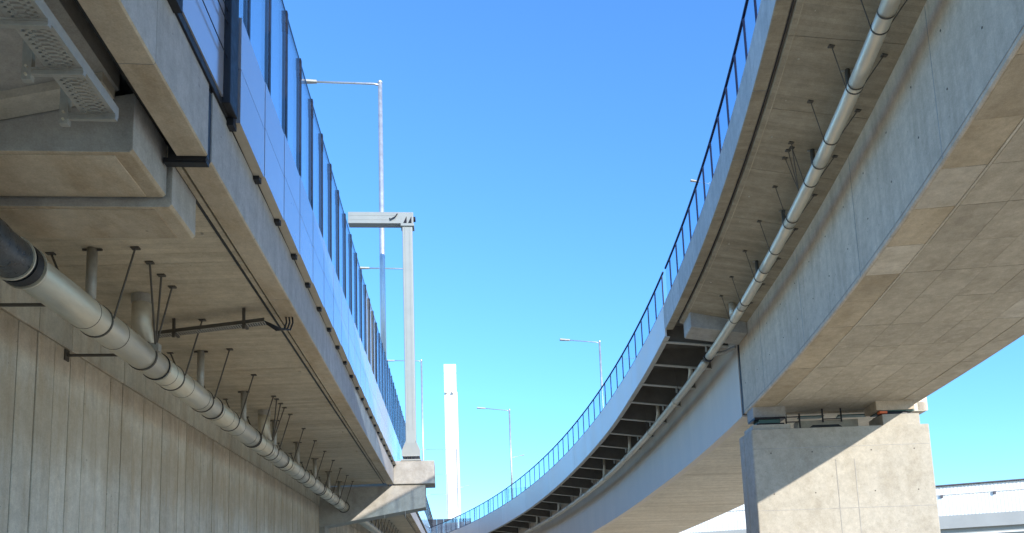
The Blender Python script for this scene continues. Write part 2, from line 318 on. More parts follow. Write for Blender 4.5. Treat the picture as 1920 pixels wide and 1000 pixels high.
# ---------------------------------------------------------------- noise barrier
nb = thing('noise_barrier', 'tall glass noise barrier with dark posts over mirrored blue lower panels', 'barrier', L(-2.45, 30, 5.18))
q = MB(); q.box(-.035, .03, -.024, .024, 0, 3.95); q.box(.0305, .042, -.042, .042, 0, 3.95); P0 = q
post = mesh('post', [v+Vector(nb.location) for v in P0.V], P0.F, M['post'], nb)
q = MB(); q.box(-.045, .045, -.04, .04, 3.92, 4.14); q.box(-.04, .048, -.03, .03, 3.78, 3.92)
capm = mesh('post_cap', [v+Vector(nb.location) for v in q.V], q.F, M['post'], post)
q = MB(); q.box(-.012, .012, .04, 1.07, 1.20, 4.12); pane = mesh('glass_pane', [v+Vector(nb.location) for v in q.V], q.F, M['glass'], nb)
q = MB(); q.box(-.06, .06, .022, 1.10, .05, .697); lowp = mesh('lower_panel', [v+Vector(nb.location) for v in q.V], q.F, None, nb, mats=[M['mirror'], M['return']], fm=[1, 0, 0, 0, 0, 0])
q = MB(); q.box(-.06, .06, .022, 1.10, .707, 1.34); upp = mesh('upper_panel', [v+Vector(nb.location) for v in q.V], q.F, M['mirror'], nb)
q = MB(); q.box(-.1, .045, -.06, .06, -.03, .12); brk = mesh('panel_bracket', [v+Vector(nb.location) for v in q.V], q.F, M['black'], nb)
first = True; n = 0
y = 8.02
while y < 100:
    for src, dx in ((post, -2.47), (pane, -2.45), (lowp, -2.285), (upp, -2.285), (brk, -2.32)):
        loc = L(dx, y, 5.16)
        if n == 0: src.location = Vector(loc)-Vector(nb.location); oo = src
        else: oo = inst(src, nb, loc)
        if src is post and n:
            c2 = bpy.data.objects.new('post_cap', capm.data); C.objects.link(c2); c2.parent = oo
    y += 1.115; n += 1
q = MB(); q.box(-2.375, -2.352, 8.0, 100, 5.37, 6.46, L); q.build('backing_sheet', M['black'], nb)
q = MB(); q.tube([L(-2.45, 8, 9.26), L(-2.45, 100, 9.26)], .012, 6); q.build('top_wire', M['post'], nb)
# the gap at the movement joint
q = MB(); q.box(-2.36, -2.24, 7.70, 7.99, 5.22, 9.2, L); q.build('end_post', M['black'], nb, bevel=.01)
q = MB(); q.box(-2.33, -2.31, 6.35, 7.69, 5.28, 7.6, L); q.build('joint_panel', M['mirror'], nb)
for z in (5.75, 6.15, 6.3, 6.75): q = MB(); q.tube([L(-2.28, 6.4, z), L(-2.28, 7.8, z)], .006, 6); q.build('wire', M['post'], nb)
q = MB(); q.box(-2.30, -2.18, 4.5, 6.3, 5.28, 6.9, L); q.build('lower_panel', [M['return'], M['mirror']], nb).data.polygons[3].material_index = 1
q = MB(); q.box(-2.40, -2.27, 6.15, 6.35, 5.16, 5.3, L); q.build('panel_bracket', M['black'], nb)
q = MB(); q.box(-2.345, -2.325, 6.3, 7.9, 5.185, 5.275, L); q.build('base_rail', M['black'], nb)

# ---------------------------------------------------------------- left drain pipe
PX, PZ, PR = -4.4, 3.50, .205
dp = thing('drain_pipe', 'thick galvanised drain pipe slung under the viaduct beside the board-marked wall', 'pipe', L(PX, 20, PZ))
joints = [7.98, 11.6, 14.3, 17.2, 20.1, 23.0, 26.0, 29.0, YC+.6]
prev = 2.5
for jy in joints:
    q = MB(); q.tube([L(PX, prev, PZ), L(PX, jy-.006, PZ)], PR, 32); q.build('pipe_section', M['galv'], dp, smooth=True); prev = jy
q = MB(); q.tube([L(PX, YC+.6, PZ), L(PX, 80, PZ)], PR, 24); q.build('pipe_section', M['galv'], dp, smooth=True)
rs = [PR+.012+.025*random.random() for _ in range(9)]
q = MB(); q.tube([L(PX, 7.05+.1*i, PZ) for i in range(9)], rs, 26); q.build('black_sleeve', M['wrap'], dp, smooth=True)
for yy, wd, rr, mt in ((7.87, .12, .03, 'black'), (7.75, .02, .036, 'galv'), (7.98, .02, .036, 'galv')):
    q = MB(); q.tube([L(PX, yy-wd/2, PZ), L(PX, yy+wd/2, PZ)], PR+rr, 32); q.build('collar', M[mt], dp, smooth=False)
def ring(parent, c0, c1, r, mat, name='clamp', n=28):
    q = MB(); q.tube([c0, c1], r, n); return q.build(name, mat, parent)
for jy in joints[1:]:
    ring(dp, L(PX, jy-.05, PZ), L(PX, jy-.02, PZ), PR+.014, M['black'], 'joint_band'); ring(dp, L(PX, jy+.02, PZ), L(PX, jy+.06, PZ), PR+.010, M['galv2'], 'joint_band')
def rodset(parent, a, b, r=.014):
    q = MB(); q.tube([a, b], r, 6); q.box(-.05, .05, -.035, .035, -.02, .004, lambda x, y, z: Vector((a.x+x, a.y+y, a.z+z))); q.build('hanger_rod', M['rod'], parent)
hy = [9.45, 12.05, 13.56, 15.22, 16.93, 18.71, 20.4, 22.1, 23.8, 25.5, 27.2, 28.9, 30.5]
for h in hy:
    ring(dp, L(PX, h+.14, PZ), L(PX, h+.17, PZ), PR+.012, M['rod'])
    rodset(dp, L(-3.88, h, 4.405), L(PX+PR+.015, h+.155, PZ+.03)); rodset(dp, L(-4.95, h+.1, 4.38), L(PX-PR-.015, h+.155, PZ+.03))
for base, ctr in ((10.29, 11.05), (17.6, 18.3)):
    for i in range(3): rodset(dp, L(-3.87, base-.41+.41*i, 4.405), L(PX+.19, ctr, PZ+.12))
    q = MB(); q.box(PX+.13, PX+.25, ctr-.06, ctr+.06, PZ+.06, PZ+.17, L); q.build('clamp_plate', M['zinc'], dp)
    ring(dp, L(PX, ctr-.02, PZ), L(PX, ctr+.02, PZ), PR+.014, M['rod'])
    # wide inlet with a sloping branch
    q = MB(); q.tube([L(PX, ctr-.05, 4.36), L(PX, ctr-.05, 3.95), L(PX, ctr+.1, 3.75), L(PX, ctr+.42, PZ+.05)], [.135, .135, .14, .15], 20); q.build('branch_inlet', M['galv'], dp, smooth=True)
    q = MB(); q.tube([L(PX, ctr-.05, 4.26), L(PX, ctr-.05, 4.385)], .146, 20); q.build('inlet_collar', M['zinc'], dp)
for d in [9.45, 13.62, 16.45, 19.3, 22.2, 25.0, 27.8, 30.4]:
    q = MB(); q.tube([L(PX, d, PZ+.1), L(PX, d, 4.38)], .062, 14); q.build('downpipe', M['zinc'], dp, smooth=True)
    q = MB(); q.box(PX-.12, PX+.12, d-.012, d+.012, 4.36, 4.385, L); q.build('downpipe_strap', M['rod'], dp)
for d in (10.95, 9.0): q = MB(); q.tube([L(XW, d, PZ-.02), L(PX-PR, d, PZ-.02)], .022, 8); q.box(XW, XW+.02, d-.06, d+.06, PZ-.1, PZ+.06, L); q.build('wall_strut', M['rod'], dp)
for d in [34+2.0*i for i in range(12)]:
    rodset(dp, L(-3.88, d, 4.405), L(PX+.2, d+.1, PZ)); q = MB(); q.tube([L(PX, d+.8, PZ), L(PX, d+.8, 4.38)], .062, 10); q.build('downpipe', M['zinc'], dp)

yy = 9.3
while yy < YC:
    ring(dp, L(PX, yy, PZ), L(PX, yy+.008, PZ), PR+.004, M['rod'], 'sheet_seam'); yy += random.uniform(.6, .95)
# ---------------------------------------------------------------- cable trays
zt = 4.0
e0 = LZ(222, 222, zt); e1 = LZ(163, 226, zt); XR, XL, YE = e0.x, e1.x, e0.y
ct = thing('cable_tray', 'perforated steel cable tray on brackets under the near span', 'cable tray', L(XR, YE, zt))
q = MB(); q.box(XR-.012, XR, 2.4, YE, zt, zt+.09, L); q.build('side_rail', M['zinc'], ct); q = MB(); q.box(XL, XL+.012, 2.4, YE, zt, zt+.09, L); q.build('side_rail', M['zinc'], ct)
W = XR-XL; q = MB()
for f0, f1 in ((0, .14), (.22, .27), (.35, .38), (.62, .65), (.73, .78), (.86, 1)): q.box(XL+f0*W, XL+f1*W, 2.4, YE, zt-.004, zt, L)
y = 2.4; i = 0
while y < YE-.02:
    for f0, f1 in ((.10, .24), (.24, .38), (.62, .76), (.76, .9)): q.box(XL+f0*W, XL+f1*W, y+(.022 if f0 in (.24, .62) else 0), y+.022+(.022 if f0 in (.24, .62) else 0), zt-.007, zt-.0035, L)
    q.box(XL+.36*W, XL+.64*W, y+.005, y+.024, zt-.008, zt-.002, L); y += .044
tag(q.build('perforated_floor', M['zinc'], ct), kind='stuff')
for (u, v) in ((100, 52), (168, 143), (222, 226)):
    yb = LZ(u, v, zt-.05).y; q = MB(); q.box(XL-.10, XR+.005, yb-.02, yb+.02, zt-.05, zt-.008, L); q.box(XL-.10, XR+.005, yb-.028, yb-.02, zt-.06, zt-.045, L); q.box(XL-.10, XR+.005, yb-.028, yb-.02, zt-.018, zt-.003, L); q.build('bracket_arm', M['zinc'], ct)
    q = MB(); q.box(XL-.17, XL-.10, yb-.025, yb+.025, zt-.10, zt+.55, L); q.build('bracket_plate', M['zinc'], ct)
    for z in (-.065, .0): q = MB(); q.tube([L(XL-.135, yb-.04, zt+z), L(XL-.135, yb-.02, zt+z)], .011, 6); q.build('bolt', M['galv2'], ct)
za = 4.18
a0 = LZ(285, 632, za); a1 = LZ(498, 606, za)
t2 = thing('cable_tray', 'dark perforated cable tray crossing the viaduct underside with looping black cables', 'cable tray', L(a1.x, a1.y, za))
def T2(x, y, z):  # x along the tray 0..1
    p = a0.lerp(a1, x); return L(p.x, p.y+y, p.z+z)
q = MB(); q.box(-.25, 1, -.09, -.08, 0, .055, T2); q.build('side_rail', M['rod'], t2); q = MB(); q.box(-.25, 1, .08, .09, 0, .055, T2); q.build('side_rail', M['rod'], t2)
q = MB()
for j in range(60): q.box(-.25+j*.021, -.25+j*.021+.011, -.08, .08, -.003, .001, T2)
tag(q.build('perforated_floor', M['zinc'], t2), kind='stuff')
for f in (.22, .83): q = MB(); q.box(f-.012, f+.012, -.13, -.095, -.09, .235, T2); q.box(f-.012, f+.012, -.13, .11, -.03, -.004, T2); q.build('drop_bracket', M['rod'], t2)
for j in range(3):
    b0 = T2(.98, -.04+.04*j, .03); e = LZ(548-6*j, 595, 4.40); e = L(e.x, e.y, 4.41); d = Vector((e.x-b0.x, 0, 0))
    q = MB(); q.tube([b0, b0+d*.3+Vector((0, 0, -.05)), b0+d*.7+Vector((0, 0, -.13)), e+Vector((-.03, 0, -.22)), e+Vector((.01, 0, -.1)), e], .013, 8); q.build('cable', M['black'], t2, smooth=True)

# ---------------------------------------------------------------- street lamps
LAMPG = 'street lamps along the viaducts'
def lamp(base, top, arm, label, r=.085, name='street_lamp', dirv=None):
    base = Vector(base); top = Vector(top); t = thing(name, label, 'street lamp', base, LAMPG)
    q = MB(); q.tube([base, top], [r*1.25, r*.8], 14); q.build('pole', M['pole'], t, smooth=True)
    e = top+Vector(arm); q = MB(); q.tube([top+Vector((0, 0, -.12)), top+Vector(arm)*.1+Vector((0, 0, -.05)), e], r*.42, 8); q.build('arm', M['pole'], t, smooth=True)
    d = Vector(arm).normalized(); s = Vector((-d.y, d.x, 0))*.13
    V = [e-d*.1-s*.6, e+d*.65-s, e+d*.65+s, e-d*.1+s*.6]; V = [v+Vector((0, 0, -.05)) for v in V]+[v+Vector((0, 0, .06)) for v in V]
    mesh('luminaire', V, HEX, M['rib'], t, bevel=.02); q = MB(); q.tube([top+Vector((0, 0, -.02)), top+Vector((0, 0, .06))], r*.95, 12); q.build('pole_cap', M['pole'], t); return t
def lampL(u, v, Y, ua, label, zbase=None, r=.1):
    p = LY(u, v, Y); a = LY(ua, v, Y); top = L(*p); base = Vector((top.x, top.y, (LG*Y+5.15) if zbase is None else zbase)); lamp(base, top, (a.x-p.x, 0, 0), label, r)
lampL(712.5, 156, 34.2, 590, 'tall street lamp with long arm rising behind the gantry beam', r=.125)
lampL(766, 503, 54, 690, 'street lamp whose pole is hidden by the gantry column', r=.12)
lampL(790, 676, 76, 738, 'slim street lamp standing just beyond the gantry column')
lampL(856, 842, 122, 797, 'slim street lamp crossing in front of the white pylon', GZ, .09)
lampL(838, 889, 150, 812, 'small far street lamp standing before the left edge of the pylon', GZ, .09)
lampL(838.5, 927, 181, 806, 'smallest far street lamp low before the pylon foot', GZ, .09)

# ================================================================ RIGHT BRIDGE: reference curve = top outer edge of its left parapet beam
G = -.05; A0 = 10-G*22
PC = [-6.478042114080526e-07, 0.00010141579434902886, -0.009953205859903735, 0.39823969999689623, 2.1879165220717676]
fx_ = lambda y: (((PC[0]*y+PC[1])*y+PC[2])*y+PC[3])*y+PC[4]
dfx = lambda y: ((4*PC[0]*y+3*PC[1])*y+2*PC[2])*y+PC[3]
CUR = []                                    # (s, x, y, heading)
x, y, h = fx_(5), 5.0, math.atan(dfx(5)); s = 0; back = []
for i in range(280):                        # behind the camera the curve carries on with a 75 m radius
    back.append((s, x, y, h)); x -= math.sin(h)*.25; y -= math.cos(h)*.25; h += .25/75; s -= .25
CUR = back[::-1]; s = 0; y = 5.0; px, py = fx_(5), 5.0
while y < 78:
    y += .1; x = fx_(y); s += math.hypot(x-px, y-py); CUR.append((s, x, y, math.atan(dfx(y)))); px, py = x, y
h = CUR[-1][3]
for i in range(160): x += math.sin(h)*.5; y += math.cos(h)*.5; h -= .5/85; s += .5; CUR.append((s, x, y, h))
import bisect
KS = [c[0] for c in CUR]
def cur(s):
    i = min(max(bisect.bisect(KS, s)-1, 0), len(CUR)-2); a, b = CUR[i], CUR[i+1]; t = (s-a[0])/(b[0]-a[0])
    return [a[j]+(b[j]-a[j])*t for j in (1, 2, 3)]
def RB(s, off, dz):
    x, y, h = cur(s); return Vector((x+math.cos(h)*off, y-math.sin(h)*off, A0+G*y+dz))
def rslab(o): return -.93-.43*(o-.33)/1.87
def RBT(s0): return lambda a, b, c: RB(s0+b, a, c)
def srange(a, b, st): n = max(1, int(math.ceil((b-a)/st))); return [a+(b-a)*i/n for i in range(n+1)]
def rsweep(prof, a, b, st=1.0, **k):
    pf = prof if callable(prof) else (lambda s: prof)
    return sweep([[RB(s, o, z) for o, z in pf(s)] for s in srange(a, b, st)], **k)
SE = 18.6; SF = 19.25; S0 = -62; S1 = 100
cb = thing('concrete_bridge', 'curved concrete box girder bridge with tan underside resting on the pale pier', 'bridge', RB(8, 4.8, -11))
def fascia_piece(par, a, b, bot, name, mats, w=.26, top=0):
    bf = bot if callable(bot) else (lambda s: bot)
    V, Fc = rsweep(lambda s: [(w, bf(s)), (.012, bf(s)), (0, bf(s)+.012), (0, top), (w, top)], a, b, .8)
    n = (len(Fc)-2)//5; fm = [[0, 0, 1, 1, 1][i % 5] for i in range(n*5)]+[1, 1]
    return mesh(name, V, Fc, None, par, mats=mats, fm=fm)
M['rfascia'] = M['fascia']; seg = [S0, -30, -12, -3, 1, 4.1, 6.1, 8.2, 10.3, 12.5, 14.7, 17.0, SF]
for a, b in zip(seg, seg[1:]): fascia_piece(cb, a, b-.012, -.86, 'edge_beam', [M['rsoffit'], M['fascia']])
SLB = [(.33, -.93), (2.2, -1.36), (2.2, -.3), (.33, -.3)]
seg = [S0, -20, 0, 3.3, 5.0, 6.8, 8.6, 10.5, 12.4, 14.3, 16.3, SE]
for a, b in zip(seg, seg[1:]):
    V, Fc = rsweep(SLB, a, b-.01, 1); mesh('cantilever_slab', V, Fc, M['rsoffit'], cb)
for o in (.28, .42): V, Fc = rsweep([(o, -.866 if o < .3 else -.957), (o+.018, -.866 if o < .3 else -.963), (o+.018, -.84), (o, -.84)], S0, SE, 1); mesh('drip_groove', V, Fc, M['black'] if o < .3 else M['strip'], cb)
V, Fc = rsweep([(.26, -.02), (.26, -.8), (.34, -.8), (.34, -.28), (9.3, -.28), (9.3, -.02)], S0, SE, 1); mesh('deck_slab', V, Fc, M['fascia'], cb)
V, Fc = rsweep([(2.2, -1.36), (2.2, -3.97), (2.23, -4.0), (2.6, -4.0), (2.6, -1.0), (2.2, -1.0)], S0, SE, 1); mesh('girder_web', V, Fc, M['rweb'], cb)
V, Fc = rsweep([(7.1, -4.0), (7.38, -4.0), (7.4, -3.98), (7.4, -.5), (7.1, -.5)], S0, SE, 1); mesh('girder_web', V, Fc, M['rweb'], cb)
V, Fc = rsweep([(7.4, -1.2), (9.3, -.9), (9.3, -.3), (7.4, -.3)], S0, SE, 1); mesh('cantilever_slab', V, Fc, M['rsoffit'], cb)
V, Fc = rsweep([(9.3, -.9), (9.6, -.9), (9.6, 0), (9.3, 0)], S0, SE, 1); mesh('edge_beam', V, Fc, M['fascia'], cb)
V, Fc = rsweep([(2.6, -3.99), (7.1, -3.99), (7.1, -3.7), (2.6, -3.7)], S0, SE, 1); sof = mesh('girder_soffit', V, Fc, M['panel'], cb)
def rpanel(parent, name, o0, o1, a, b, z, mat, th=.02): V, Fc = rsweep([(o0, z), (o1, z), (o1, z+th+.01), (o0, z+th+.01)], a, b, .6); return mesh(name, V, Fc, mat, parent)
rows = [-6, -2, 0, 1.3, 2.6, 3.9, 5.1, 6.2, 7.3, 8.5, 9.6, 10.8, 12.1, 13.4, 14.7, 16.0, 17.3, SE-.02]
cols = [2.98, 3.75, 4.55, 5.35, 6.1, 6.72]
for i, (a, b) in enumerate(zip(rows, rows[1:])):
    sh = random.uniform(-.25, .25)
    for j, (o0, o1) in enumerate(zip(cols, cols[1:])):
        rpanel(sof, 'panel', o0+.004, o1-.004, a+.006, b-.006, -4.0-random.uniform(0, .006), M['pale'] if random.random() < .04 else M['panel'])
    rpanel(sof, 'strip_panel', 6.76, 7.36, a+.006, b-.006, -4.002-random.uniform(0, .005), M['panel'])
    m = M['pale'] if i in (7, 9) else M['strip']
    rpanel(sof, 'strip_panel', 2.25, 2.92, a+.006, b-.006, -4.002-random.uniform(0, .006), m)
V, Fc = rsweep([(2.925, -4.016), (2.965, -4.016), (2.965, -3.99), (2.925, -3.99)], -6, SE-.02, .6); mesh('soffit_seam', V, Fc, M['pale'], cb)
# tie holes, pour joints and a repair patch on the girder web
for i in range(16):
    for z in (-2.15, -3.1):
        q = MB(); s_ = 1.0+i*1.15+random.uniform(-.05, .05); q.tube([RB(s_, 2.194, z), RB(s_, 2.22, z)], .018, 8); q.build('tie_hole', M['rod'], cb)
for s_ in (2.4, 6.0, 9.7, 13.3, 16.6): q = MB(); q.box(2.1965, 2.21, 0, .02, -3.96, -1.37, RBT(s_)); q.build('pour_joint', M['dia'], cb)
V, Fc = rsweep([(2.19, -3.9), (2.21, -3.9), (2.21, -3.885), (2.19, -3.885)], -4, SE-.01, .6); mesh('chamfer_line', V, Fc, M['dia'], cb)
# end diaphragm and end face
q = MB(); q.add(*rsweep([(.45, -1.42), (.47, -1.45), (2.19, -1.72), (2.19, -.95), (.45, -.9)], SE-.9, SE, .5)); q.build('diaphragm', M['dia'], cb, bevel=.015)
q = MB(); q.box(2.2, 7.4, SE-.5, SE-.004, -3.98, -.3, RBT(0)); q.build('end_diaphragm', M['rweb'], cb)
q = MB(); q.box(2.22, 2.5, SE+.01, SE+.22, -3.95, -1.4, RBT(0)); q.build('dark_gap_fill', M['black'], cb)

for i in range(13):
    q = MB(); q.tube([RB(5.2+i*1.05, .62+.03*(i % 2), rslab(.62)-.006), RB(5.2+i*1.05, .62+.03*(i % 2), rslab(.62)+.02)], .02, 8); q.build('anchor_plug', M['pale'], cb)
for i in range(14):
    q = MB(); x_ = -2.95-.9*(i % 2); q.tube([L(x_, 9.1+i*1.5, 4.40), L(x_, 9.1+i*1.5, 4.46)], .016, 8); q.build('anchor_plug', M['pale'], via)
# glass railing of a span
def railing(par, a, b, step, h, pre):
    V, Fc = rsweep([(.05, h-.03), (.10, h-.03), (.10, h+.02), (.05, h+.02)], a, b, .6); mesh('top_rail', V, Fc, M['navy'], par)
    V, Fc = rsweep([(.015, .0), (.11, .0), (.11, .05), (.015, .05)], a, b, .6); mesh('base_rail', V, Fc, M['navy'], par)
    s = a+pre
    while s < b-.2:
        q = MB(); q.box(.055, .095, -.016, .016, -.12, h, RBT(s)); q.build('post', M['navy'], par)
        e = min(s+step, b); V, Fc = rsweep([(.075, .06), (.085, .06), (.085, h-.04), (.075, h-.04)], s+.03, e-.03, 2); mesh('glass_pane', V, Fc, M['rglass'], par); s += step
railing(cb, -8, SF-.25, .96, 1.16, .40)

# ---------------------------------------------------------------- steel span beyond the joint
sb = thing('steel_bridge', 'curved steel bridge with ribbed dark deck and pale fascia sweeping left beyond the pier', 'bridge', RB(40, 4.8, -9))
BOT = [(SF, -1.06), (25, -1.14), (29, -1.27), (36, -1.32), (48, -1.45), (63, -1.5), (200, -1.5)]
def lut(T, s):
    for (a, va), (b, vb) in zip(T, T[1:]):
        if s <= b: return va+(vb-va)*max(0, (s-a)/(b-a))
    return T[-1][1]
bot = lambda s: lut(BOT, s)
SG = SE+.25
seg = [SF+.05, 25, 31, 37, 43, 49, 55, 61, 67, 73, 79, S1]
for a, b in zip(seg, seg[1:]):
    fascia_piece(sb, a, b-.01, bot, 'edge_fascia', [M['rib'], M['steelfascia']], w=.06)
    V, Fc = rsweep(lambda s: [(-.02, bot(s)-.03), (.16, bot(s)-.03), (.16, bot(s)), (-.02, bot(s))], a, b-.01, .8); mesh('edge_flange', V, Fc, M['rib'], sb)
V, Fc = rsweep([(.06, -.02), (9.3, -.02), (9.3, -.55), (.06, -.55)], SG, S1, 1); mesh('deck_plate', V, Fc, M['dark'], sb)
WB2 = [(SE, -4.0), (30, -4.0), (43, -4.2), (60, -4.4), (200, -4.4)]
wb2 = lambda s: lut(WB2, s)
V, Fc = rsweep(lambda s: [(2.2, wb2(s)), (2.5, wb2(s)), (2.5, -.5), (2.2, -.5)], SG, S1, 1); mesh('girder_web', V, Fc, M['steelweb'], sb)
V, Fc = rsweep(lambda s: [(2.5, wb2(s)+.01), (8.2, wb2(s)+.01), (8.2, wb2(s)+.3), (2.5, wb2(s)+.3)], SG, S1, 1); mesh('girder_soffit', V, Fc, M['cream'], sb)
V, Fc = rsweep(lambda s: [(7.9, -.5), (7.9, wb2(s)+.02), (8.22, wb2(s)+.02), (8.22, -.5)], SG, S1, 1); mesh('girder_web', V, Fc, M['steelweb'], sb)
s = SF+.45; n = 0
while s < 78:
    zb = bot(s)-.02
    q = MB(); q.add(*sweep([[RB(s+d, o, z) for o, z in ((.08, zb), (2.2, zb-.22), (2.2, -.5), (.08, -.5))] for d in (-.01, .01)])); rb = q.build('rib', M['dark'], sb)
    q = MB(); q.add(*sweep([[RB(s+d, o, z) for o, z in ((.08, zb-.03), (2.2, zb-.25), (2.2, zb-.22), (.08, zb))] for d in (-.07, .07)])); q.build('rib_flange', M['rib'], rb)
    if s < 60:
        q = MB(); q.tube([RB(s+.15, 1.25, zb-.1), RB(s+.9, 1.0, -.62)], .03, 6); q.build('brace', M['rib'], rb)
        q = MB(); q.box(1.45, 1.5, .05, .12, zb-.35, -.55, RBT(s)); q.build('stiffener', M['rib'], rb)
    n += 1; s += 1.95+.03*n
railing(sb, SF+.1, 82, 1.18, 1.2, .2)

# ---------------------------------------------------------------- right drain pipe
PO, PD = 1.47, -1.72
rp = thing('drain_pipe', 'slim shiny drain pipe hung along the curved bridge on thin rods', 'pipe', RB(12, PO, PD))
sec = [-6, -1, 3.2, 5.6, 7.1, 9.3, 11.5, 13.6, 15.8, SE+.9]
for a, b in zip(sec, sec[1:]):
    q = MB(); q.tube([RB(s, PO, PD) for s in srange(a, b-.006, .5)], .135, 24); q.build('pipe_section', M['galv2'], rp, smooth=True)
    if b > 3: ring(rp, RB(b-.012, PO, PD), RB(b+.012, PO, PD), .142, M['rod'], 'joint_band', 24)
PDF = [(SE, PD), (25, -1.78), (36, -2.05), (48, -2.2), (60, -2.25), (200, -2.25)]
for a, b in zip(range(20, 70, 4), range(24, 74, 4)):
    a = max(a, SE+.9); q = MB(); q.tube([RB(s, PO, lut(PDF, s)) for s in srange(a, b-.01, .5)], .135, 18); q.build('pipe_section', M['galv'], rp, smooth=True)
    ring(rp, RB(b-.05, PO, lut(PDF, b)), RB(b+.05, PO, lut(PDF, b)), .155, M['galv2'], 'joint_band', 18)
ring(rp, RB(SE+.9, PO, PD), RB(SE+1.0, PO, PD), .165, M['black'], 'collar', 24)
q = MB(); q.tube([RB(SE+.75, PO+.1, PD), RB(SE+.6, PO+.45, PD+.02), RB(SE+.35, 2.2, PD+.08)], .06, 10); q.build('branch_pipe', M['zinc'], rp)
def rslab(o): return -.93-.43*(o-.33)/1.87
hl = [-2, .5, 2.9, 4.3, 5.65, 6.95, 8.3, 9.65, 11.0, 12.4, 13.8, 15.2, 16.35]
for h in hl:
    ring(rp, RB(h+.24, PO, PD), RB(h+.262, PO, PD), .146, M['rod'], 'clamp', 24)
    rodset(rp, RB(h, 1.07, rslab(1.07)), RB(h+.25, PO-.14, PD), .009); rodset(rp, RB(h+.1, 1.95, rslab(1.95)), RB(h+.25, PO+.14, PD), .009)
for d in (-.25, .0, .25): rodset(rp, RB(9.75+d, 1.02, rslab(1.02)), RB(10.3, PO-.13, PD+.05), .009)
for h in (2.6, 5.1, 7.45, 9.65, 11.85, 14.2, 16.7):
    r = .045 if h < 16 else .1
    q = MB(); q.tube([RB(h, PO, PD+.05), RB(h, PO, rslab(PO))], r, 12); q.build('downpipe', M['rod'] if h < 16 else M['galv'], rp, smooth=True)
    q = MB(); q.box(PO-.1, PO+.1, -.01, .01, rslab(PO)-.03, rslab(PO), RBT(h)); q.build('downpipe_strap', M['zinc'], rp)
for h in (21.8, 26.6, 31.4, 36.2, 41, 46, 51):
    q = MB(); q.tube([RB(h, PO, -.6), RB(h, PO, lut(PDF, h)+.35), RB(h+.25, PO, lut(PDF, h)+.05)], .075, 12); q.build('downpipe', M['galv'], rp, smooth=True)
    q = MB(); q.tube([RB(h+1.2, 1.2, -.6), RB(h+1.2, PO-.14, lut(PDF, h+1.2))], .012, 6); q.build('hanger_rod', M['rod'], rp)

# ---------------------------------------------------------------- pier and bearings
def on_s(u, v, s0):                         # where the pixel ray meets the cross plane of the bridge at s0 -> (off, dz)
    x, y, h = cur(s0); n = Vector((math.sin(h), math.cos(h), 0)); r = ray(u, v); t = n.dot(Vector((x, y, 0)))/n.dot(r); p = r*t
    return (p.x-x)*math.cos(h)-(p.y-y)*math.sin(h), p.z-(A0+G*y)
SP = SE-1.0
(pl, pt), (pr, pt2) = on_s(1408, 802, SP), on_s(1743, 798, SP)
xx, yy, hh = cur(SP); PZT = A0+G*yy+(pt+pt2)/2
def PT(o, d, z): x, y, h = cur(SP); return Vector((x+math.cos(h)*o+math.sin(h)*d, y-math.sin(h)*o+math.cos(h)*d, z))
pr_ = thing('bridge_pier', 'pale concrete bridge pier under the girder joint, crossed by a diagonal shadow', 'pier', PT((pl+pr)/2, .6, GZ))
TH = 1.25
prof = [(pl+.03, 0), (pr-.04, 0), (pr, .04), (pr, TH), (pl, TH), (pl, .86), (pl+.03, .84), (pl+.03, .76), (pl, .74), (pl, .03)]
V, Fc = sweep([[PT(o, d, z) for o, d in prof] for z in (GZ-.3, PZT)]); mesh('pier_shaft', V, Fc, M['pier'], pr_, bevel=.02)
W_ = pr-pl
for f in (.455, .56): q = MB(); q.box(pl+f*W_, pl+f*W_+.022, -.006, .02, GZ, PZT-1.0, PT); q.build('formwork_seam', M['dia'], pr_)
for zz in (PZT-.62, PZT-2.5): q = MB(); q.box(pl+.02, pr-.05, -.005, .02, zz, zz+.018, PT); q.build('formwork_seam', M['dia'], pr_)
for f in (.1, .33, .36+.3, .9):
    for zz in (PZT-.75, PZT-2.0): q = MB(); q.tube([PT(pl+f*W_, -.006, zz), PT(pl+f*W_, .03, zz)], .022, 8); q.build('tie_hole', M['rod'], pr_)
ZS = A0+G*yy-4.0                            # soffit level at the pier
q = MB(); q.box(pl+.1, pl+1.25, .12, 1.0, PZT, PZT+.17, PT); q.build('plinth', M['pier'], pr_, bevel=.01)
q = MB(); q.box(pr-1.35, pr-.22, .10, 1.0, PZT, PZT+.36, PT); q.build('plinth', M['pier'], pr_, bevel=.01)
q = MB(); q.box(pl+1.75, pr-1.75, .85, 1.2, PZT, PZT+.42, PT); q.build('upstand_wall', M['pier'], pr_, bevel=.02)
V = [PT(pl+2.05+o, .835, PZT+z) for o, z in ((0, 0), (1.15, 0), (1.15, .15), (.98, .27), (.17, .27), (0, .15))]; V += [v+Vector((0, .3, 0)) for v in V]
mesh('access_opening', V, [(0, 1, 2, 3, 4, 5), (11, 10, 9, 8, 7, 6)]+[(j, j+6, (j+1) % 6+6, (j+1) % 6) for j in range(6)], M['black'], pr_)
b1 = thing('bridge_bearing', 'dark bearing assembly at the shaded end of the pier top', 'bearing', PT(pl+.6, .5, PZT+.17))
q = MB(); q.box(pl+.25, pl+1.1, .2, .85, PZT+.17, PZT+.23, PT); q.build('lower_plate', M['post'], b1); q = MB(); q.box(pl+.35, pl+1.0, .28, .8, PZT+.23, PZT+.36, PT); q.build('pot', M['teal'], b1)
q = MB(); q.box(pl+.2, pl+1.15, .2, .85, PZT+.36, PZT+.42, PT); q.build('upper_plate', M['post'], b1); q = MB(); q.box(pl+.2, pl+1.2, .3, .9, PZT+.42, ZS+.0, PT); q.build('upstand', M['dia'], b1)  # this upstand gets darker concrete in place of its shade
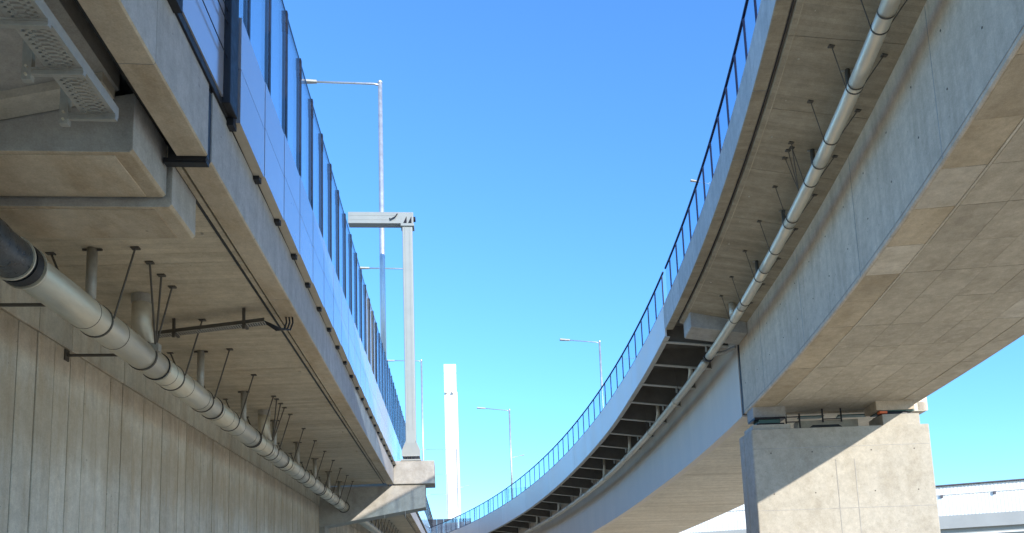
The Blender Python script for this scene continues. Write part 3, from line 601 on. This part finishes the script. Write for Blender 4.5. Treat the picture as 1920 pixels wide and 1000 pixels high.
b2 = thing('bridge_bearing', 'bearing with orange plate under the sunlit end of the girder', 'bearing', PT(pr-.8, .5, PZT+.36))
q = MB(); q.box(pr-1.3, pr-.35, .2, .85, PZT+.36, PZT+.40, PT); q.build('lower_plate', M['post'], b2); q = MB(); q.box(pr-1.15, pr-.5, .25, .8, PZT+.40, PZT+.47, PT); q.build('pot', M['post'], b2)
q = MB(); q.box(pr-1.4, pr-1.16, .15, .3, PZT+.40, PZT+.47, PT); q.build('orange_plate', M['orange'], b2)
q = MB(); q.box(pr-1.35, pr-.3, .18, .88, PZT+.47, PZT+.50, PT); q.build('upper_plate', M['teal'], b2); q = MB(); q.box(pr-1.5, pr-.34, .12, .9, PZT+.50, ZS+.0, PT); q.build('upstand', M['rweb'], b2)
for i, (o, w_, z0, z1) in enumerate(((1.35, .42, 0, .62), (2.5, .58, .32, .75))):
    t = thing('access_frame', ('dark steel ladder frame standing on the pier top', 'dark steel frame hanging above the pier opening')[i], 'ladder', PT(pl+o, .72, PZT+z0))
    for oo in (o, o+w_): q = MB(); q.box(pl+oo-.02, pl+oo+.02, 0.7, .74, PZT+z0, PZT+z1, PT); q.build('stile', M['black'], t)
    for zz in (z0+.1, (z0+z1)/2+.05, z1-.1)[:3 if i == 0 else 1]: q = MB(); q.box(pl+o, pl+o+w_, 0.705, .735, PZT+zz-.015, PZT+zz+.015, PT); q.build('rung', M['black'], t)
for i, (o, w_) in enumerate(((1.9, .75), (3.15, .95))):
    t = thing('steel_beam', ('short teal steel beam over the pier upstand', 'longer teal steel beam beside the orange bearing')[i], 'beam', PT(pl+o, 1.2, PZT+.58))
    q = MB(); q.box(pl+o, pl+o+w_, .95, 1.25, PZT+.57, PZT+.60, PT); q.build('lower_flange', M['teal'], t); q = MB(); q.box(pl+o, pl+o+w_, 1.1, 1.14, PZT+.60, PZT+.64, PT); q.build('web', M['teal'], t)

# added unseen pier one span back, blocks sun from the left wall
def PB(o, d, z): x, y, h = cur(-13.5); return Vector((x+math.cos(h)*o+math.sin(h)*d, y-math.sin(h)*o+math.cos(h)*d, z))
added_pier = thing('bridge_pier', 'added unseen concrete pier behind the viewer that blocks sun from the viaduct wall', 'pier', PB(5, 1, GZ))
zp = A0+G*cur(-13.5)[1]-4.0
q = MB(); q.box(2.0, 7.7, 0, 2.2, GZ-.3, zp-.8, PB); q.build('pier_shaft', M['pier'], added_pier, bevel=.02)
for o in (2.4, 6.2): q = MB(); q.box(o, o+1.1, .5, 1.6, zp-.8, zp, PB); q.build('plinth', M['pier'], added_pier, bevel=.01)

# ---------------------------------------------------------------- lamps on the right bridge
def lampR(u, v, Y, ua, label, depth=9.5, r=.085):
    rr = ray(u, v); p = rr*(Y/rr.y); ra = ray(ua, v-3); e = ra*(Y/ra.y); lamp((p.x, p.y, p.z-depth), p, (e.x-p.x, 0, (e.z-p.z)), label, r)
lampR(1124, 641, 54, 1066, 'street lamp standing on the curved bridge above the ribbed steel span')
lampR(955, 769, 66, 908, 'street lamp rising over the low far end of the curved bridge railing')
lampR(1330, 344, 58, 1309, 'street lamp head just showing past the glass railing of the concrete span', 14, .07)
lampR(958, 858, 112, 975, 'far street lamp with its arm pointing away from the pylon', 9.5)
lampR(858.5, 915, 150, 873, 'far street lamp with its arm pointing right beside the pylon', 12, .09)

# ---------------------------------------------------------------- pylon
YP = 300.
def PY(u, v): r = ray(u, v); return r*(YP/r.y)
c0 = PY(841.5, 683); cb0 = PY(846, 975); xm = c0.x+.4; top = c0.z
wt = PY(851.5, 700).x-PY(828.5, 700).x
py = thing('bridge_pylon', 'tall white bridge pylon against the blue sky', 'pylon', (xm, YP+2.5, GZ))
hw = wt/2; zr = PY(840, 735).z; zs = PY(840, 699).z
q = MB(); q.box(xm-hw, xm+hw, YP, YP+5, zs, top); q.build('head', M['pylon'], py); q = MB(); q.box(xm-hw, xm+hw, YP, YP+5, zr, zs-.3); q.build('upper_shaft', M['pylon'], py)
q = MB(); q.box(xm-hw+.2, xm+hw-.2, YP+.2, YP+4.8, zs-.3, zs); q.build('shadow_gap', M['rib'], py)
for (f0, f1, yo) in ((-1, -.62, .0), (-.56, .38, .3), (.44, 1.12, .0)):
    V = boxv(xm+f0*hw, xm+f1*hw, YP+yo, YP+5, GZ, zr); V[0].x += (.1*f0 if f0 > -1 else -.1); V[1].x += .25*max(f1, 0); mesh('leg', V, HEX, M['pylon'], py)
q = MB(); q.box(xm-hw*.98, xm+hw*.98, YP+.45, YP+4.5, GZ, zr); q.build('core', M['pylon'], py)
for f in (-.8, .25): q = MB(); q.box(xm+f*hw, xm+(f+.22)*hw, YP-1.2, YP+.9, zr-.8, zr); q.build('cable_bracket', M['pylon'], py)

# ---------------------------------------------------------------- far dark parapet
t = thing('far_parapet', 'dark clad parapet crossing low below the white pylon', 'parapet', (-2, 142, 12))
p0 = ray(806, 974); p1 = ray(884, 976); a_ = p0*(140/p0.y); b_ = p1*(140/p1.y)
for i in range(6):
    f0, f1 = i/6, (i+1)/6; q = MB(); q.box(a_.x+(b_.x-a_.x)*f0, a_.x+(b_.x-a_.x)*f1-.05, 140, 141, a_.z-5, a_.z); q.build('cladding_panel', M['fardark'], t)
q = MB(); q.box(a_.x-20, b_.x+4, 140.2, 152, GZ, a_.z-4.9); q.build('abutment', M['cap'], t)

# ---------------------------------------------------------------- white shed on the right
def SZ(u, v, z): r = ray(u, v); return r*(z/r.z)
ZT = 11.0; w1 = SZ(1755, 912, ZT); w2 = SZ(1920, 899, ZT); d = (w2-w1); d.z = 0; d.normalize(); nrm = Vector((d.y, -d.x, 0)); nrm = -nrm if nrm.y > 0 else nrm
o0 = w1-d*42; LEN = 78
sh = thing('warehouse', 'long white corrugated warehouse with gutter behind the pier', 'building', (w1.x, w1.y, GZ))
def ST(a, b, z): p = o0+d*a-nrm*b; return Vector((p.x, p.y, z))
px = w1.length/1440
zg = ZT-14.5*px; zb_ = ZT-50*px
n = int(LEN/.32); loop = []
for i in range(n*2): loop.append((i*.16, .0 if (i//1) % 2 else .035))
def corr(name, z0, z1, b0):
    V = []; Fc = []
    for a, dd in loop: V += [ST(a, b0+dd, z0), ST(a, b0+dd, z1)]
    Fc = [(2*i, 2*i+2, 2*i+3, 2*i+1) for i in range(len(loop)-1)]; return mesh(name, V, Fc, M['shed'], sh)
corr('upper_cladding', zg+.05, ZT-.05, .25); corr('cladding', zb_, zg-.1, 0)
q = MB(); q.box(0, LEN, -.1, 3, ZT-.02, ZT+.08, ST); q.build('roof_edge', M['edge'], sh)
q = MB(); q.box(0, LEN, -.12, .04, zg-.06, zg+.05, ST); q.build('gutter', M['shed'], sh)
for i in range(0, 17): q = MB(); q.box(i*4.6+.9, i*4.6+1.1, -.2, .05, zg-.35, zg-.06, ST); q.build('gutter_bracket', M['edge'], sh)
q = MB(); q.box(0, LEN, .32, 14, GZ, ZT-.06, ST); q.build('core_wall', M['shedgrey'], sh)
q = MB(); q.box(0, LEN, -.35, .1, zb_-1.3, zb_, ST); q.build('soffit_band', M['shedgrey'], sh)
for i, z in enumerate((zb_-1.9, zb_-2.5, zb_-3.2)): q = MB(); q.box(0, LEN, -.05, .1, z-.06, z+.06, ST); q.build('wall_rail', M['shed'], sh)
q = MB(); q.box(0, 30, -.3, .08, GZ, zb_-1.3, ST); q.build('white_wall', M['shed'], sh)
